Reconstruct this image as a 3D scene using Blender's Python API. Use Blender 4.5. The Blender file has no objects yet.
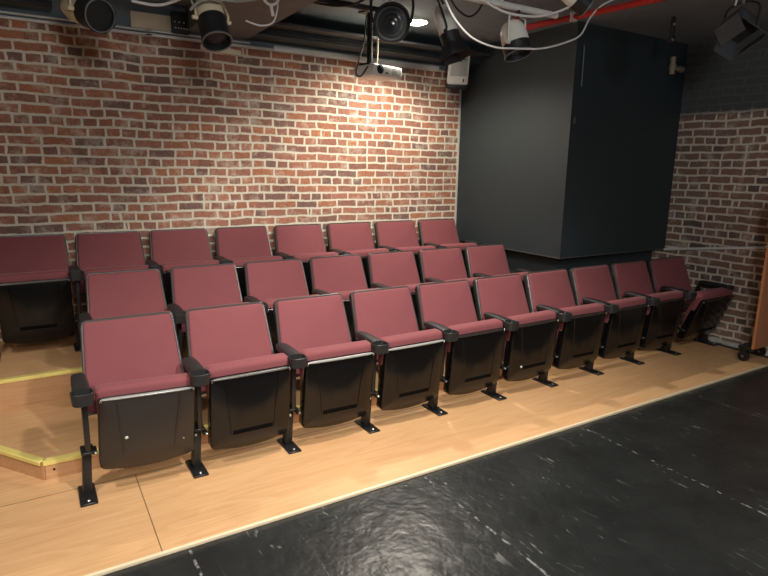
import bpy, bmesh, math, random
from mathutils import Vector, Matrix, Quaternion
random.seed(7)
SC = bpy.context.scene
COL = SC.collection
R = math.radians

# ------------------------------------------------------------------ materials
def new_mat(name):
    m = bpy.data.materials.new(name); m.use_nodes = True
    nt = m.node_tree; b = nt.nodes['Principled BSDF']
    return m, nt, b

def srgb(r, g, b):
    f = lambda c: (c/255/12.92) if c/255 <= .04045 else ((c/255+.055)/1.055)**2.4
    return (f(r), f(g), f(b), 1)

def plain(name, col, rough=.5, metal=0, bump=0, bscale=200, spec=.5, var=0.0):
    m, nt, b = new_mat(name)
    b.inputs['Base Color'].default_value = col
    b.inputs['Roughness'].default_value = rough
    b.inputs['Metallic'].default_value = metal
    b.inputs['Specular IOR Level'].default_value = spec
    tc = nt.nodes.new('ShaderNodeTexCoord')
    n = nt.nodes.new('ShaderNodeTexNoise'); n.inputs['Scale'].default_value = bscale; n.inputs['Detail'].default_value = 3
    nt.links.new(tc.outputs['Object'], n.inputs['Vector'])
    if bump:
        bp = nt.nodes.new('ShaderNodeBump'); bp.inputs['Strength'].default_value = bump; bp.inputs['Distance'].default_value = .002
        nt.links.new(n.outputs['Fac'], bp.inputs['Height']); nt.links.new(bp.outputs['Normal'], b.inputs['Normal'])
    if var:
        n2 = nt.nodes.new('ShaderNodeTexNoise'); n2.inputs['Scale'].default_value = 9; n2.inputs['Detail'].default_value = 4
        nt.links.new(tc.outputs['Object'], n2.inputs['Vector'])
        mx = nt.nodes.new('ShaderNodeMix'); mx.data_type = 'RGBA'
        nt.links.new(n2.outputs['Fac'], mx.inputs['Factor'])
        mx.inputs[6].default_value = [c*(1-var) for c in col[:3]]+[1]
        mx.inputs[7].default_value = [min(1, c*(1+var)) for c in col[:3]]+[1]
        nt.links.new(mx.outputs[2], b.inputs['Base Color'])
    return m

class NT:
    """tiny node helper"""
    def __init__(s, nt): s.nt = nt
    def n(s, t, **kw):
        x = s.nt.nodes.new(t)
        for k, v in kw.items(): setattr(x, k, v)
        return x
    def l(s, a, b): s.nt.links.new(a, b)
    def m(s, op, a, b=None, c=None):
        x = s.nt.nodes.new('ShaderNodeMath'); x.operation = op
        for i, v in enumerate((a, b, c)):
            if v is None: continue
            if isinstance(v, (int, float)): x.inputs[i].default_value = v
            else: s.l(v, x.inputs[i])
        return x.outputs[0]
    def mix(s, f, a, b, blend='MIX'):
        x = s.nt.nodes.new('ShaderNodeMix'); x.data_type = 'RGBA'; x.blend_type = blend
        for sock, v in ((x.inputs['Factor'], f), (x.inputs[6], a), (x.inputs[7], b)):
            if isinstance(v, (int, float)): sock.default_value = v
            elif isinstance(v, tuple): sock.default_value = v
            else: s.l(v, sock)
        return x.outputs[2]
    def ramp(s, f, stops):
        x = s.nt.nodes.new('ShaderNodeValToRGB'); s.l(f, x.inputs[0])
        e = x.color_ramp.elements
        while len(e) < len(stops): e.new(.5)
        for k, (p, c) in enumerate(stops): e[k].position = p; e[k].color = c
        return x.outputs[0]
    def noise(s, vec, scale, detail=3, rough=.5, dist=0):
        x = s.nt.nodes.new('ShaderNodeTexNoise'); x.inputs['Scale'].default_value = scale
        x.inputs['Detail'].default_value = detail; x.inputs['Roughness'].default_value = rough
        x.inputs['Distortion'].default_value = dist
        s.l(vec, x.inputs['Vector']); return x

def brick_mat(name, axis, brick_a, brick_b, brick_c, mortar, paint_above=None):
    m, nt, b = new_mat(name); g = NT(nt)
    tc = g.n('ShaderNodeTexCoord'); sx = g.n('ShaderNodeSeparateXYZ'); g.l(tc.outputs['Object'], sx.inputs[0])
    u, v = sx.outputs[axis], sx.outputs['Z']
    wob = g.noise(tc.outputs['Object'], 2.2, 2); wob2 = g.noise(tc.outputs['Object'], 16, 2)
    sw = g.n('ShaderNodeSeparateColor'); g.l(wob.outputs['Color'], sw.inputs[0])
    sw2 = g.n('ShaderNodeSeparateColor'); g.l(wob2.outputs['Color'], sw2.inputs[0])
    u = g.m('ADD', u, g.m('MULTIPLY', g.m('SUBTRACT', sw2.outputs[0], .5), .022))
    v = g.m('ADD', v, g.m('MULTIPLY', g.m('SUBTRACT', sw.outputs[1], .5), .035))
    v = g.m('ADD', v, g.m('MULTIPLY', g.m('SUBTRACT', sw2.outputs[1], .5), .017))
    ROW = .0735
    def brick(width, squash=1.0):
        cb = g.n('ShaderNodeCombineXYZ'); g.l(u, cb.inputs[0]); g.l(v, cb.inputs[1])
        t = g.n('ShaderNodeTexBrick'); g.l(cb.outputs[0], t.inputs['Vector'])
        t.inputs['Scale'].default_value = 1; t.inputs['Brick Width'].default_value = width
        t.inputs['Row Height'].default_value = ROW; t.inputs['Mortar Size'].default_value = .0112
        t.inputs['Mortar Smooth'].default_value = .35; t.inputs['Bias'].default_value = 0
        t.inputs['Color1'].default_value = (0, 0, 0, 1); t.inputs['Color2'].default_value = (1, 1, 1, 1)
        t.inputs['Mortar'].default_value = (.5, .5, .5, 1)
        t.offset = .46; t.squash = 1
        return t
    s_, h_ = brick(.217), brick(.113)
    row = g.m('FLOOR', g.m('DIVIDE', v, ROW))
    hd = g.m('COMPARE', g.m('FLOORED_MODULO', row, 6), 2, .1)
    wn = g.n('ShaderNodeTexWhiteNoise', noise_dimensions='2D'); cc = g.n('ShaderNodeCombineXYZ')
    g.l(row, cc.inputs[0]); g.l(g.m('FLOOR', g.m('DIVIDE', g.m('ADD', u, g.m('MULTIPLY', row, .1)), .434)), cc.inputs[1])
    g.l(cc.outputs[0], wn.inputs['Vector'])
    hd = g.m('MAXIMUM', hd, g.m('GREATER_THAN', wn.outputs['Value'], .80))
    rnd = g.mix(hd, s_.outputs['Color'], h_.outputs['Color'])
    fac = g.m('ADD', g.m('MULTIPLY', s_.outputs['Fac'], g.m('SUBTRACT', 1, hd)), g.m('MULTIPLY', h_.outputs['Fac'], hd))
    col = g.ramp(rnd, [(0, brick_c), (.08, brick_c), (.24, brick_a), (.55, brick_b), (.72, tuple(c*k for c, k in zip(brick_b[:3], (1.08, 1.0, .8)))+(1,)), (.86, brick_a), (1, brick_b)])
    fine = g.noise(tc.outputs['Object'], 55, 4, .6)
    col = g.mix(.55, col, g.mix(1, col, fine.outputs['Fac'], 'OVERLAY'))
    # lime smears over some of the faces
    sm = g.noise(tc.outputs['Object'], 9, 5, .65)
    smf = g.ramp(sm.outputs['Fac'], [(.52, (0, 0, 0, 1)), (.75, (.6, .6, .6, 1))])
    col = g.mix(smf, col, mortar)
    fn = g.noise(tc.outputs['Object'], 30, 3)
    mc = g.mix(fn.outputs['Fac'], tuple(c*.8 for c in mortar[:3])+(1,), mortar)
    facj = g.m('MINIMUM', 1, g.m('MAXIMUM', 0, g.m('ADD', fac, g.m('MULTIPLY', g.m('SUBTRACT', fn.outputs['Fac'], .5), .35))))
    facj = g.m('MULTIPLY', facj, g.ramp(fac, [(0, (0, 0, 0, 1)), (.12, (1, 1, 1, 1))]))
    out = g.mix(facj, col, mc)
    # soot and grime patches
    gr = g.noise(tc.outputs['Object'], 1.1, 3)
    out = g.mix(g.ramp(gr.outputs['Fac'], [(.45, (0, 0, 0, 1)), (.75, (.35, .35, .35, 1))]), out, g.mix(1, out, (.45, .42, .40, 1), 'MULTIPLY'))
    if paint_above is not None:
        z = g.m('ADD', sx.outputs['Z'], g.m('MULTIPLY', g.m('SUBTRACT', wob2.outputs['Fac'], .5), .03))
        k = g.ramp(g.m('ADD', g.m('MULTIPLY', g.m('SUBTRACT', z, paint_above), 6), .5), [(.3, (0, 0, 0, 1)), (.7, (.96, .96, .96, 1))])
        out = g.mix(k, out, (.082, .096, .104, 1))
    g.l(out, b.inputs['Base Color'])
    b.inputs['Roughness'].default_value = .85; b.inputs['Specular IOR Level'].default_value = .25
    hgt = g.m('ADD', g.m('MULTIPLY', facj, .25), g.m('MULTIPLY', fine.outputs['Fac'], .35))
    bp = g.n('ShaderNodeBump'); bp.inputs['Strength'].default_value = .5; bp.inputs['Distance'].default_value = .012
    g.l(g.m('SUBTRACT', 1, hgt), bp.inputs['Height']); g.l(bp.outputs['Normal'], b.inputs['Normal'])
    return m

def wood_mat(name, light, dark, seams=False, along='X'):
    m, nt, b = new_mat(name); g = NT(nt)
    tc = g.n('ShaderNodeTexCoord'); mp = g.n('ShaderNodeMapping'); g.l(tc.outputs['Object'], mp.inputs[0])
    mp.inputs['Scale'].default_value = (.55, 5, 5) if along == 'X' else (5, 5, .55)
    warp = g.noise(mp.outputs[0], 1.0, 3, .55, .4)
    rings = g.m('FRACT', g.m('MULTIPLY', warp.outputs['Fac'], 9))
    ringt = g.ramp(rings, [(0, (0, 0, 0, 1)), (.45, (.35, .35, .35, 1)), (.85, (.9, .9, .9, 1)), (1, (0, 0, 0, 1))])
    mp2 = g.n('ShaderNodeMapping'); g.l(tc.outputs['Object'], mp2.inputs[0])
    mp2.inputs['Scale'].default_value = (2.5, 90, 90) if along == 'X' else (90, 90, 2.5)
    fine = g.noise(mp2.outputs[0], 1, 3, .6)
    t = g.m('ADD', g.m('MULTIPLY', ringt, .16), g.m('MULTIPLY', fine.outputs['Fac'], .6))
    broad = g.noise(tc.outputs['Object'], 1.7, 2)
    t = g.m('ADD', t, g.m('MULTIPLY', broad.outputs['Fac'], .35))
    col = g.ramp(t, [(.26, light), (.92, dark)])
    if seams:
        sx = g.n('ShaderNodeSeparateXYZ'); g.l(tc.outputs['Object'], sx.inputs[0])
        X, Y = sx.outputs['X'], sx.outputs['Y']
        line = g.m('COMPARE', Y, 3.108, .003)
        low = g.m('LESS_THAN', Y, 3.108)
        for xs in (.35, 5.23):
            line = g.m('MAXIMUM', line, g.m('MULTIPLY', low, g.m('COMPARE', X, xs, .0025)))
        # knots in the ply face
        col = g.mix(g.m('MULTIPLY', line, .75), col, (.07, .035, .015, 1))
    g.l(col, b.inputs['Base Color'])
    rr = g.m('ADD', .34, g.m('MULTIPLY', broad.outputs['Fac'], .2))
    g.l(rr, b.inputs['Roughness'])
    bp = g.n('ShaderNodeBump'); bp.inputs['Strength'].default_value = .12; bp.inputs['Distance'].default_value = .002
    g.l(fine.outputs['Fac'], bp.inputs['Height']); g.l(bp.outputs['Normal'], b.inputs['Normal'])
    return m

def stage_floor_mat():
    m, nt, b = new_mat('black_stage_paint'); g = NT(nt)
    tc = g.n('ShaderNodeTexCoord'); P = tc.outputs['Object']
    sx = g.n('ShaderNodeSeparateXYZ'); g.l(P, sx.inputs[0])
    X, Y = sx.outputs['X'], sx.outputs['Y']
    wig = g.noise(P, 14, 2)
    Xw = g.m('ADD', X, g.m('MULTIPLY', g.m('SUBTRACT', wig.outputs['Fac'], .5), .012))
    seam = None
    for xs in (-.78, .46, 1.705, 2.975, 4.2, 5.42):
        c = g.m('COMPARE', Xw, xs, .006)
        seam = c if seam is None else g.m('MAXIMUM', seam, c)
    seam = g.m('MAXIMUM', seam, g.m('COMPARE', Y, .28, .004))
    big = g.noise(P, 3.2, 4, .6)
    bl = g.noise(P, 26, 4, .6)
    # scuffs: short pale strokes dragged mostly along one way
    mp = g.n('ShaderNodeMapping'); g.l(P, mp.inputs[0]); mp.inputs['Rotation'].default_value = (0, 0, .25); mp.inputs['Scale'].default_value = (26, 5, 1)
    sc = g.noise(mp.outputs[0], 1, 4, .6, 1.2)
    scf = g.ramp(sc.outputs['Fac'], [(.65, (0, 0, 0, 1)), (.69, (1, 1, 1, 1))])
    mp3 = g.n('ShaderNodeMapping'); g.l(P, mp3.inputs[0]); mp3.inputs['Rotation'].default_value = (0, 0, -.6); mp3.inputs['Scale'].default_value = (60, 9, 1)
    sc3 = g.noise(mp3.outputs[0], 1, 3, .6, .6)
    scf3 = g.ramp(sc3.outputs['Fac'], [(.69, (0, 0, 0, 1)), (.72, (1, 1, 1, 1))])
    wear = g.ramp(big.outputs['Fac'], [(.45, (.1, .1, .1, 1)), (.62, (1, 1, 1, 1))])
    sf = g.m('MULTIPLY', g.m('MAXIMUM', scf, scf3), wear)
    col = g.ramp(big.outputs['Fac'], [(.3, (.014, .015, .015, 1)), (.7, (.024, .026, .026, 1))])
    col = g.mix(g.m('MULTIPLY', sf, .6), col, (.26, .26, .25, 1))
    bro = g.ramp(bl.outputs['Fac'], [(.5, (0, 0, 0, 1)), (.6, (1, 1, 1, 1))])
    col = g.mix(g.m('MULTIPLY', g.m('MULTIPLY', seam, bro), .7), col, (.32, .32, .31, 1))
    g.l(col, b.inputs['Base Color'])
    g.l(g.m('ADD', .24, g.m('MULTIPLY', bl.outputs['Fac'], .16)), b.inputs['Roughness'])
    b.inputs['Specular IOR Level'].default_value = .5
    med = g.noise(P, 11, 2, .5, .5)
    h = g.m('ADD', g.m('MULTIPLY', bl.outputs['Fac'], .12), g.m('ADD', g.m('MULTIPLY', med.outputs['Fac'], .5), g.m('MULTIPLY', big.outputs['Fac'], 1.5)))
    h = g.m('SUBTRACT', h, g.m('MULTIPLY', seam, .5)); h = g.m('ADD', h, g.m('MULTIPLY', sf, .3))
    bp = g.n('ShaderNodeBump'); bp.inputs['Strength'].default_value = .6; bp.inputs['Distance'].default_value = .012
    g.l(h, bp.inputs['Height']); g.l(bp.outputs['Normal'], b.inputs['Normal'])
    return m

def fabric_mat():
    m, nt, b = new_mat('maroon_upholstery'); g = NT(nt)
    tc = g.n('ShaderNodeTexCoord')
    w = g.n('ShaderNodeTexNoise'); w.inputs['Scale'].default_value = 420; w.inputs['Detail'].default_value = 1
    g.l(tc.outputs['Object'], w.inputs['Vector'])
    br = g.noise(tc.outputs['Object'], 6, 3)
    col = g.mix(br.outputs['Fac'], (.192, .053, .060, 1), (.232, .067, .074, 1))
    col = g.mix(g.m('MULTIPLY', w.outputs['Fac'], .35), col, (.32, .11, .118, 1))
    g.l(col, b.inputs['Base Color'])
    b.inputs['Roughness'].default_value = .8; b.inputs['Specular IOR Level'].default_value = .2
    b.inputs['Sheen Weight'].default_value = .22; b.inputs['Sheen Roughness'].default_value = .45
    b.inputs['Sheen Tint'].default_value = (.9, .55, .55, 1)
    bp = g.n('ShaderNodeBump'); bp.inputs['Strength'].default_value = .25; bp.inputs['Distance'].default_value = .001
    g.l(w.outputs['Fac'], bp.inputs['Height']); g.l(bp.outputs['Normal'], b.inputs['Normal'])
    return m

M = dict(
    fabric=fabric_mat(),
    shell=plain('black_moulded_shell', (.022, .021, .021, 1), .42, bump=.25, bscale=500),
    piping=plain('dark_grey_edge_trim', (.055, .053, .052, 1), .33),
    pan=plain('black_moulded_underside', (.006, .0055, .0055, 1), .2, bump=.05, bscale=450, spec=.32),
    panworn=plain('worn_brown_black_underside', (.026, .021, .018, 1), .42, bump=.18, bscale=450),
    lip=plain('grey_glare_lip', (.30, .30, .29, 1), .25),  # glare along the worn trim is put into this base colour
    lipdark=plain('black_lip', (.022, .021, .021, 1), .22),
    lipmid=plain('dim_glare_lip', (.10, .10, .098, 1), .28),  # fainter glare put into the lip colour
    slot=plain('dark_slot', (.002, .002, .002, 1), .9, spec=.1),
    arm=plain('black_armrest_plastic', (.020, .020, .021, 1), .45, bump=.2, bscale=600),
    iron=plain('black_powdercoat', (.012, .012, .013, 1), .4, bump=.15, bscale=300),
    bolt=plain('zinc_bolt', (.55, .56, .57, 1), .3, 1),
    sticker=plain('pale_sticker', (.55, .6, .55, 1), .5),
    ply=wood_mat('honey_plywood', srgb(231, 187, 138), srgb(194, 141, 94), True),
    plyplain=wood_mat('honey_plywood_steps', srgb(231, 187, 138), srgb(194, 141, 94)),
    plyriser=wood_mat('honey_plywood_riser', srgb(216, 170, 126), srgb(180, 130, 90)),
    edge=plain('raw_timber_edge', srgb(238, 218, 184), .5, var=.15),
    nosing=plain('yellow_edge_strip', srgb(238, 220, 128), .42, var=.12),
    floor=stage_floor_mat(),
    brick=brick_mat('old_red_brick', 'X', srgb(152, 107, 93), srgb(180, 125, 104), srgb(136, 106, 97), srgb(242, 232, 212)),
    brick2=brick_mat('old_brown_brick', 'Y', srgb(150, 122, 108), srgb(140, 116, 105), srgb(112, 96, 90), srgb(240, 232, 216), 2.20),
    black=plain('matt_black_wall_paint', (.023, .033, .038, 1), .60, bump=.2, bscale=60, var=.15),
    blackceil=plain('black_ceiling_paint', (.19, .235, .27, 1), .8, bump=.4, bscale=30, var=.2),
    soffit=plain('grey_brown_soffit_paint', (.165, .168, .172, 1), .75, bump=.3, bscale=40, var=.2),
    white=plain('white_enamel', srgb(240, 238, 228), .4, var=.05),
    cream=plain('cream_enamel', srgb(246, 234, 200), .45, var=.08),
    silver=plain('pale_metal_raceway', (.78, .77, .73, 1), .4, .1, var=.1),
    plaster=plain('white_rubble_plaster', (.5, .48, .45, 1), .9, bump=.8, bscale=40, var=.3),
    cabw=plain('white_cable', (.85, .85, .82, 1), .45),
    cabb=plain('black_cable', (.012, .012, .012, 1), .5),
    can=plain('black_fixture_paint', (.016, .017, .019, 1), .5, bump=.1, bscale=200),
    greycan=plain('worn_grey_black_paint', (.075, .082, .088, 1), .45, bump=.1, bscale=200, var=.2),
    lens=plain('dark_lens_glass', (.03, .034, .037, 1), .18),
    grill=plain('black_speaker_cloth', (.012, .012, .013, 1), .8, bump=.6, bscale=500),
    red=plain('red_pipe_enamel', (.50, .028, .022, 1), .35),
    beige=plain('bare_timber_board', srgb(240, 226, 198), .7, var=.12),
    rust=plain('weathered_pipe_metal', (.36, .30, .22, 1), .6, .2, bump=.5, bscale=60, var=.4),
    orange=wood_mat('orange_stained_ply', srgb(196, 128, 88), srgb(156, 98, 64), along='Z'),
    ring=plain('grey_front_ring', (.22, .23, .24, 1), .35, .3),
    rubber=plain('black_rubber', (.01, .01, .01, 1), .55),
)
def lamp_mat():
    m, nt, b = new_mat('lit_lamp_face')
    b.inputs['Base Color'].default_value = (1, 1, 1, 1)
    b.inputs['Emission Color'].default_value = (1, .93, .82, 1); b.inputs['Emission Strength'].default_value = 60
    return m
M['lamp'] = lamp_mat()
def led_mat():
    m, nt, b = new_mat('lit_indicator')
    b.inputs['Emission Color'].default_value = (.9, .95, 1, 1); b.inputs['Emission Strength'].default_value = .8
    return m
M['led'] = led_mat()

# ------------------------------------------------------------------ mesh helpers
def finish(name, bm, mat, parent=None, loc=None, angle=40):
    bmesh.ops.recalc_face_normals(bm, faces=bm.faces[:])
    me = bpy.data.meshes.new(name); bm.to_mesh(me); bm.free()
    for p in me.polygons: p.use_smooth = True
    me.set_sharp_from_angle(angle=R(angle))
    me.materials.append(mat if not isinstance(mat, str) else M[mat])
    o = bpy.data.objects.new(name, me); COL.objects.link(o)
    if parent is not None: o.parent = parent
    if loc is not None: o.location = loc
    return o
def BM(): return bmesh.new()
def box(bm, c, s, rot=None, bev=0.0, seg=2):
    r = bmesh.ops.create_cube(bm, size=1)
    vs = r['verts']
    bmesh.ops.scale(bm, vec=s, verts=vs)
    if bev:
        es = list({e for v in vs for e in v.link_edges})
        rb = bmesh.ops.bevel(bm, geom=es, offset=bev, segments=seg, affect='EDGES', profile=.5)
        vs = list({v for f in rb['faces'] for v in f.verts} | {v for v in vs if v.is_valid})
        # gather the whole island
        seen = set(vs); st = list(vs)
        while st:
            v = st.pop()
            for e in v.link_edges:
                w = e.other_vert(v)
                if w not in seen: seen.add(w); st.append(w)
        vs = list(seen)
    if rot is not None: bmesh.ops.rotate(bm, cent=(0, 0, 0), matrix=rot, verts=vs)
    bmesh.ops.translate(bm, vec=c, verts=vs)
def bx(bm, x0, x1, y0, y1, z0, z1, bev=0.0):
    box(bm, ((x0+x1)/2, (y0+y1)/2, (z0+z1)/2), (x1-x0, y1-y0, z1-z0), None, bev)
def rings(bm, rs, cap0=True, cap1=True):
    """skin a list of equal-length vertex rings"""
    R_ = [[bm.verts.new(p) for p in r] for r in rs]
    n = len(R_[0])
    for a, b in zip(R_[:-1], R_[1:]):
        for i in range(n):
            try: bm.faces.new((a[i], a[(i+1) % n], b[(i+1) % n], b[i]))
            except ValueError: pass
    if cap0: bm.faces.new(R_[0][::-1])
    if cap1: bm.faces.new(R_[-1])
    return R_
def lathe(bm, prof, n=24, mat=None, cap0=True, cap1=True):
    """prof: (radius, z)"""
    rs = []
    for r, z in prof:
        ring = [Vector((max(r, 1e-5)*math.cos(2*math.pi*k/n), max(r, 1e-5)*math.sin(2*math.pi*k/n), z)) for k in range(n)]
        if mat is not None: ring = [mat @ p for p in ring]
        rs.append(ring)
    rings(bm, rs, cap0, cap1)
def smooth_path(pts, sub=6):
    P = [Vector(p) for p in pts]
    if len(P) < 3: return P
    out = []
    for i in range(len(P)-1):
        p0 = P[max(i-1, 0)]; p1 = P[i]; p2 = P[i+1]; p3 = P[min(i+2, len(P)-1)]
        for k in range(sub):
            t = k/sub
            out.append(.5*((2*p1)+(p2-p0)*t+(2*p0-5*p1+4*p2-p3)*t*t+(3*p1-p0-3*p2+p3)*t**3))
    out.append(P[-1]); return out
def tube(bm, pts, r, n=10, sub=6):
    P = smooth_path(pts, sub); rs = []
    up = Vector((0, 0, 1))
    prev = None
    for i, p in enumerate(P):
        d = (P[min(i+1, len(P)-1)]-P[max(i-1, 0)]).normalized()
        if prev is None:
            a = d.cross(up if abs(d.z) < .9 else Vector((1, 0, 0))).normalized()
        else:
            a = (prev-d*prev.dot(d)).normalized()
        prev = a; b = d.cross(a)
        rs.append([p+r*(math.cos(2*math.pi*k/n)*a+math.sin(2*math.pi*k/n)*b) for k in range(n)])
    rings(bm, rs)
def trapezoid(wb, wt, h, rb, rt, bulge=0.0, n=7):
    """rounded trapezoid outline in (x, z), z=0 bottom; anticlockwise"""
    pts = []
    s = (wt-wb)/2/h
    def arc(cx, cz, r, a0, a1):
        for k in range(n): 
            a = R(a0+(a1-a0)*k/(n-1)); pts.append((cx+r*math.cos(a), cz+r*math.sin(a)))
    xb = wb/2-rb; xt = wt/2-rt
    arc(-xb, rb, rb, 180, 270)
    if bulge:
        for k in range(1, 8):
            t = k/8; pts.append((-xb+2*xb*t, -bulge*math.sin(math.pi*t)))
    arc(xb, rb, rb, 270, 360)
    arc(xt, h-rt, rt, 0, 90)
    arc(-xt, h-rt, rt, 90, 180)
    return pts
def inset(pts, d):
    n = len(pts); out = []
    for i in range(n):
        x0, z0 = pts[i-1]; x1, z1 = pts[i]; x2, z2 = pts[(i+1) % n]
        def nrm(ax, az, bx_, bz):
            dx, dz = bx_-ax, bz-az; l = math.hypot(dx, dz) or 1e-9
            return (-dz/l, dx/l)
        n1 = nrm(x0, z0, x1, z1); n2 = nrm(x1, z1, x2, z2)
        mx, mz = n1[0]+n2[0], n1[1]+n2[1]; l = math.hypot(mx, mz) or 1e-9
        mx, mz = mx/l, mz/l; c = max(.5, mx*n1[0]+mz*n1[1])
        out.append((x1+mx*d/c, z1+mz*d/c))
    return out
def panel(bm, pts, y_back, y_front, rad, dome=0.0, shape=None, backrad=0.0):
    """solid with outline pts (x,z); front face at y_front (towards -y), rounded by rad, slightly domed"""
    L = []
    if backrad:
        L.append((inset(pts, backrad), y_back)); L.append((inset(pts, backrad*.3), y_back-backrad*.3)); L.append((pts, y_back-backrad))
    else: L.append((pts, y_back))
    for k in range(0, 5):
        a = math.pi/2*k/4
        L.append((inset(pts, rad*(1-math.cos(a))) if k else pts, y_front+rad*(1-math.sin(a))))
    cx = sum(p[0] for p in pts)/len(pts); cz = (min(p[1] for p in pts)+max(p[1] for p in pts))/2
    base = inset(pts, rad)
    for s in (.8, .55, .25):
        L.append(([(cx+(x-cx)*s, cz+(z-cz)*s) for x, z in base], y_front-dome*(1-s*s)))
    rs = []
    for ring, y in L:
        rs.append([(x, y+(shape(x, z) if shape else 0), z) for x, z in ring])
    rings(bm, rs)

def tag(o, label=None, cat=None, group=None, kind=None):
    if label: o['label'] = label
    if cat: o['category'] = cat
    if group: o['group'] = group
    if kind: o['kind'] = kind
    return o
def empty(name, loc, label, cat, group=None, rot=None):
    o = bpy.data.objects.new(name, None); COL.objects.link(o)
    o.location = loc; o.empty_display_size = .1
    if rot is not None:
        o.rotation_mode = 'QUATERNION'; o.rotation_quaternion = rot
    return tag(o, label, cat, group)
def struct(name, bm, mat, label=None, angle=40):
    o = finish(name, bm, mat, None, None, angle); o['kind'] = 'structure'
    if label: o['label'] = label
    return o
def copy_tree(o, parent=None, skip=()):
    c = o.copy(); COL.objects.link(c)
    if parent is not None: c.parent = parent
    for ch in list(o.children):
        if ch.name.split('.')[0] in skip: continue
        copy_tree(ch, c, skip)
    return c

# ------------------------------------------------------------------ the room
XR, YB, ZC = 5.69, 5.17, 2.88           # right brick wall, back brick wall, ceiling
XL, YF = -3.2, -3.2                     # the far side of the room behind the camera
FZ = -.014                               # black stage floor; the seating platform top is z=0
BX0, BY0, BZ0 = 4.10, 3.63, .852        # the black boxed-in bulkhead

b = BM(); bx(b, XL-.1, XR+.1, YF-.1, YB+.1, FZ-.12, FZ); struct('floor', b, 'floor', 'scuffed black painted stage floor')
b = BM(); bx(b, XL-.1, XR+.1, YF-.1, YB+.1, ZC, ZC+.1); struct('ceiling', b, 'blackceil', 'black painted ceiling')
b = BM(); bx(b, XL-.1, XR+.1, YB, YB+.1, FZ, 2.655); struct('wall_back', b, 'brick', 'old red brick wall behind the top row')
b = BM(); bx(b, XL-.1, XR+.1, YB-.015, YB+.1, 2.655, ZC); struct('wall_back_top', b, 'blackceil')
b = BM(); bx(b, XR, XR+.1, YF-.1, YB, FZ, ZC); struct('wall_right', b, 'brick2', 'brown brick wall with its top painted black')
b = BM(); bx(b, XL-.1, XL, YF-.1, YB, FZ, ZC); struct('wall_left', b, 'black')
b = BM(); bx(b, XL, XR, YF-.1, YF, FZ, ZC); struct('wall_front', b, 'black')
b = BM(); bx(b, BX0, XR, BY0, YB, BZ0, ZC); struct('wall_bulkhead', b, 'black', 'black boxed bulkhead hanging above the right end of the seating')
b = BM(); bx(b, BX0+.12, XR, BY0+.14, YB, .26, BZ0); struct('wall_under_bulkhead', b, 'black')
# thin edge beads of the bulkhead
b = BM(); bx(b, BX0-.004, XR, BY0-.008, BY0, BZ0-.004, BZ0+.006); bx(b, BX0-.008, BX0, BY0-.008, 4.70, BZ0-.004, BZ0+.006)
struct('trim_bulkhead', b, plain('grey_bead', (.06, .062, .065, 1), .5))
b = BM(); bx(b, BX0-.022, BX0-.002, YB-.012, YB, .3, 2.62); struct('trim_corner', b, plain('white_corner_strip', (.62, .60, .55, 1), .55, var=.2), 'white strip where brick meets black bulkhead')
b = BM(); bx(b, BX0-.004, BX0+.01, BY0-.006, BY0+.004, BZ0, ZC); struct('trim_arris', b, plain('worn_arris', (.03, .032, .035, 1), .5))

# platform and tiers
b = BM(); bx(b, XL, XR, 2.372, YB, FZ, 0); struct('floor_platform', b, 'ply', 'honey plywood platform under the front row')
b = BM(); bx(b, XL, 5.62, 2.356, 2.372, FZ, .003, .002); struct('trim_platform_edge', b, 'edge', 'pale timber edge along the plywood platform')
def prism(pts, z0, z1):
    bm = BM(); rings(bm, [[(x, y, z0) for x, y in pts], [(x, y, z1) for x, y in pts]]); return bm
T2, T3 = .10, .285
Y2, Y3 = 3.29, 4.20
XD = -.06                                # where the middle tier's front turns back to the aisle
XE = XD-.205/.284*(Y3-Y2)
struct('floor_middle_tier', prism([(XD, Y2), (BX0+.12, Y2), (BX0+.12, Y3+.02), (XE, Y3+.02)], 0, T2), 'plyplain', 'plywood tier carrying the middle row')
b = BM(); bx(b, XL, BX0+.12, Y3, YB, 0, T3); struct('floor_top_tier', b, 'plyplain', 'plywood tier carrying the top row')
# riser facings
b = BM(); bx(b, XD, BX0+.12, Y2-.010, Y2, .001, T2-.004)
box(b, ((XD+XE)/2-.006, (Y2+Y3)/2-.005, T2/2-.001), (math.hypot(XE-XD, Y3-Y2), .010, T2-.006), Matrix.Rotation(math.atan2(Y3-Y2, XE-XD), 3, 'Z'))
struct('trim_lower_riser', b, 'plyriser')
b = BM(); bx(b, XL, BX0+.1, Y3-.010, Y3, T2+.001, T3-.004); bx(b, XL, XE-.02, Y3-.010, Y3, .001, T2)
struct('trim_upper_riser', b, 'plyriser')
def nosing(bm, p, q, z, w=.042):
    p, q = Vector(p), Vector(q); d = (q-p); L = d.length; a = math.atan2(d.y, d.x)
    m = Matrix.Rotation(a, 3, 'Z'); nrm = m @ Vector((0, 1, 0)); c = (p+q)/2
    box(bm, c.to_3d()+nrm*(w/2-.014)+Vector((0, 0, z+.002)), (L, w, .005), m, .0015, 1)
    box(bm, c.to_3d()+nrm*(-.0125)+Vector((0, 0, z-.008)), (L, .005, .022), m, .0015, 1)
b = BM(); nosing(b, (XD-.008, Y2), (BX0, Y2), T2); struct('trim_lower_nosing', b, 'nosing', 'yellow strip on the lower step edge')
b = BM(); nosing(b, (XE, Y3), (XD-.012, Y2+.004), T2); struct('trim_diagonal_nosing', b, 'nosing', 'yellow strip on the slanted step edge')
b = BM(); nosing(b, (XL, Y3), (BX0, Y3), T3); struct('trim_upper_nosing', b, 'nosing', 'yellow strip on the upper step edge')
# screw hole block at the step corner
b = BM(); lathe(b, [(.006, 0), (.006, .004)], 12, Matrix.Translation((-.02, Y2-.0101, .052)) @ Matrix.Rotation(R(90), 4, 'X'))
struct('trim_screw_cap', b, 'slot')
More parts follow.
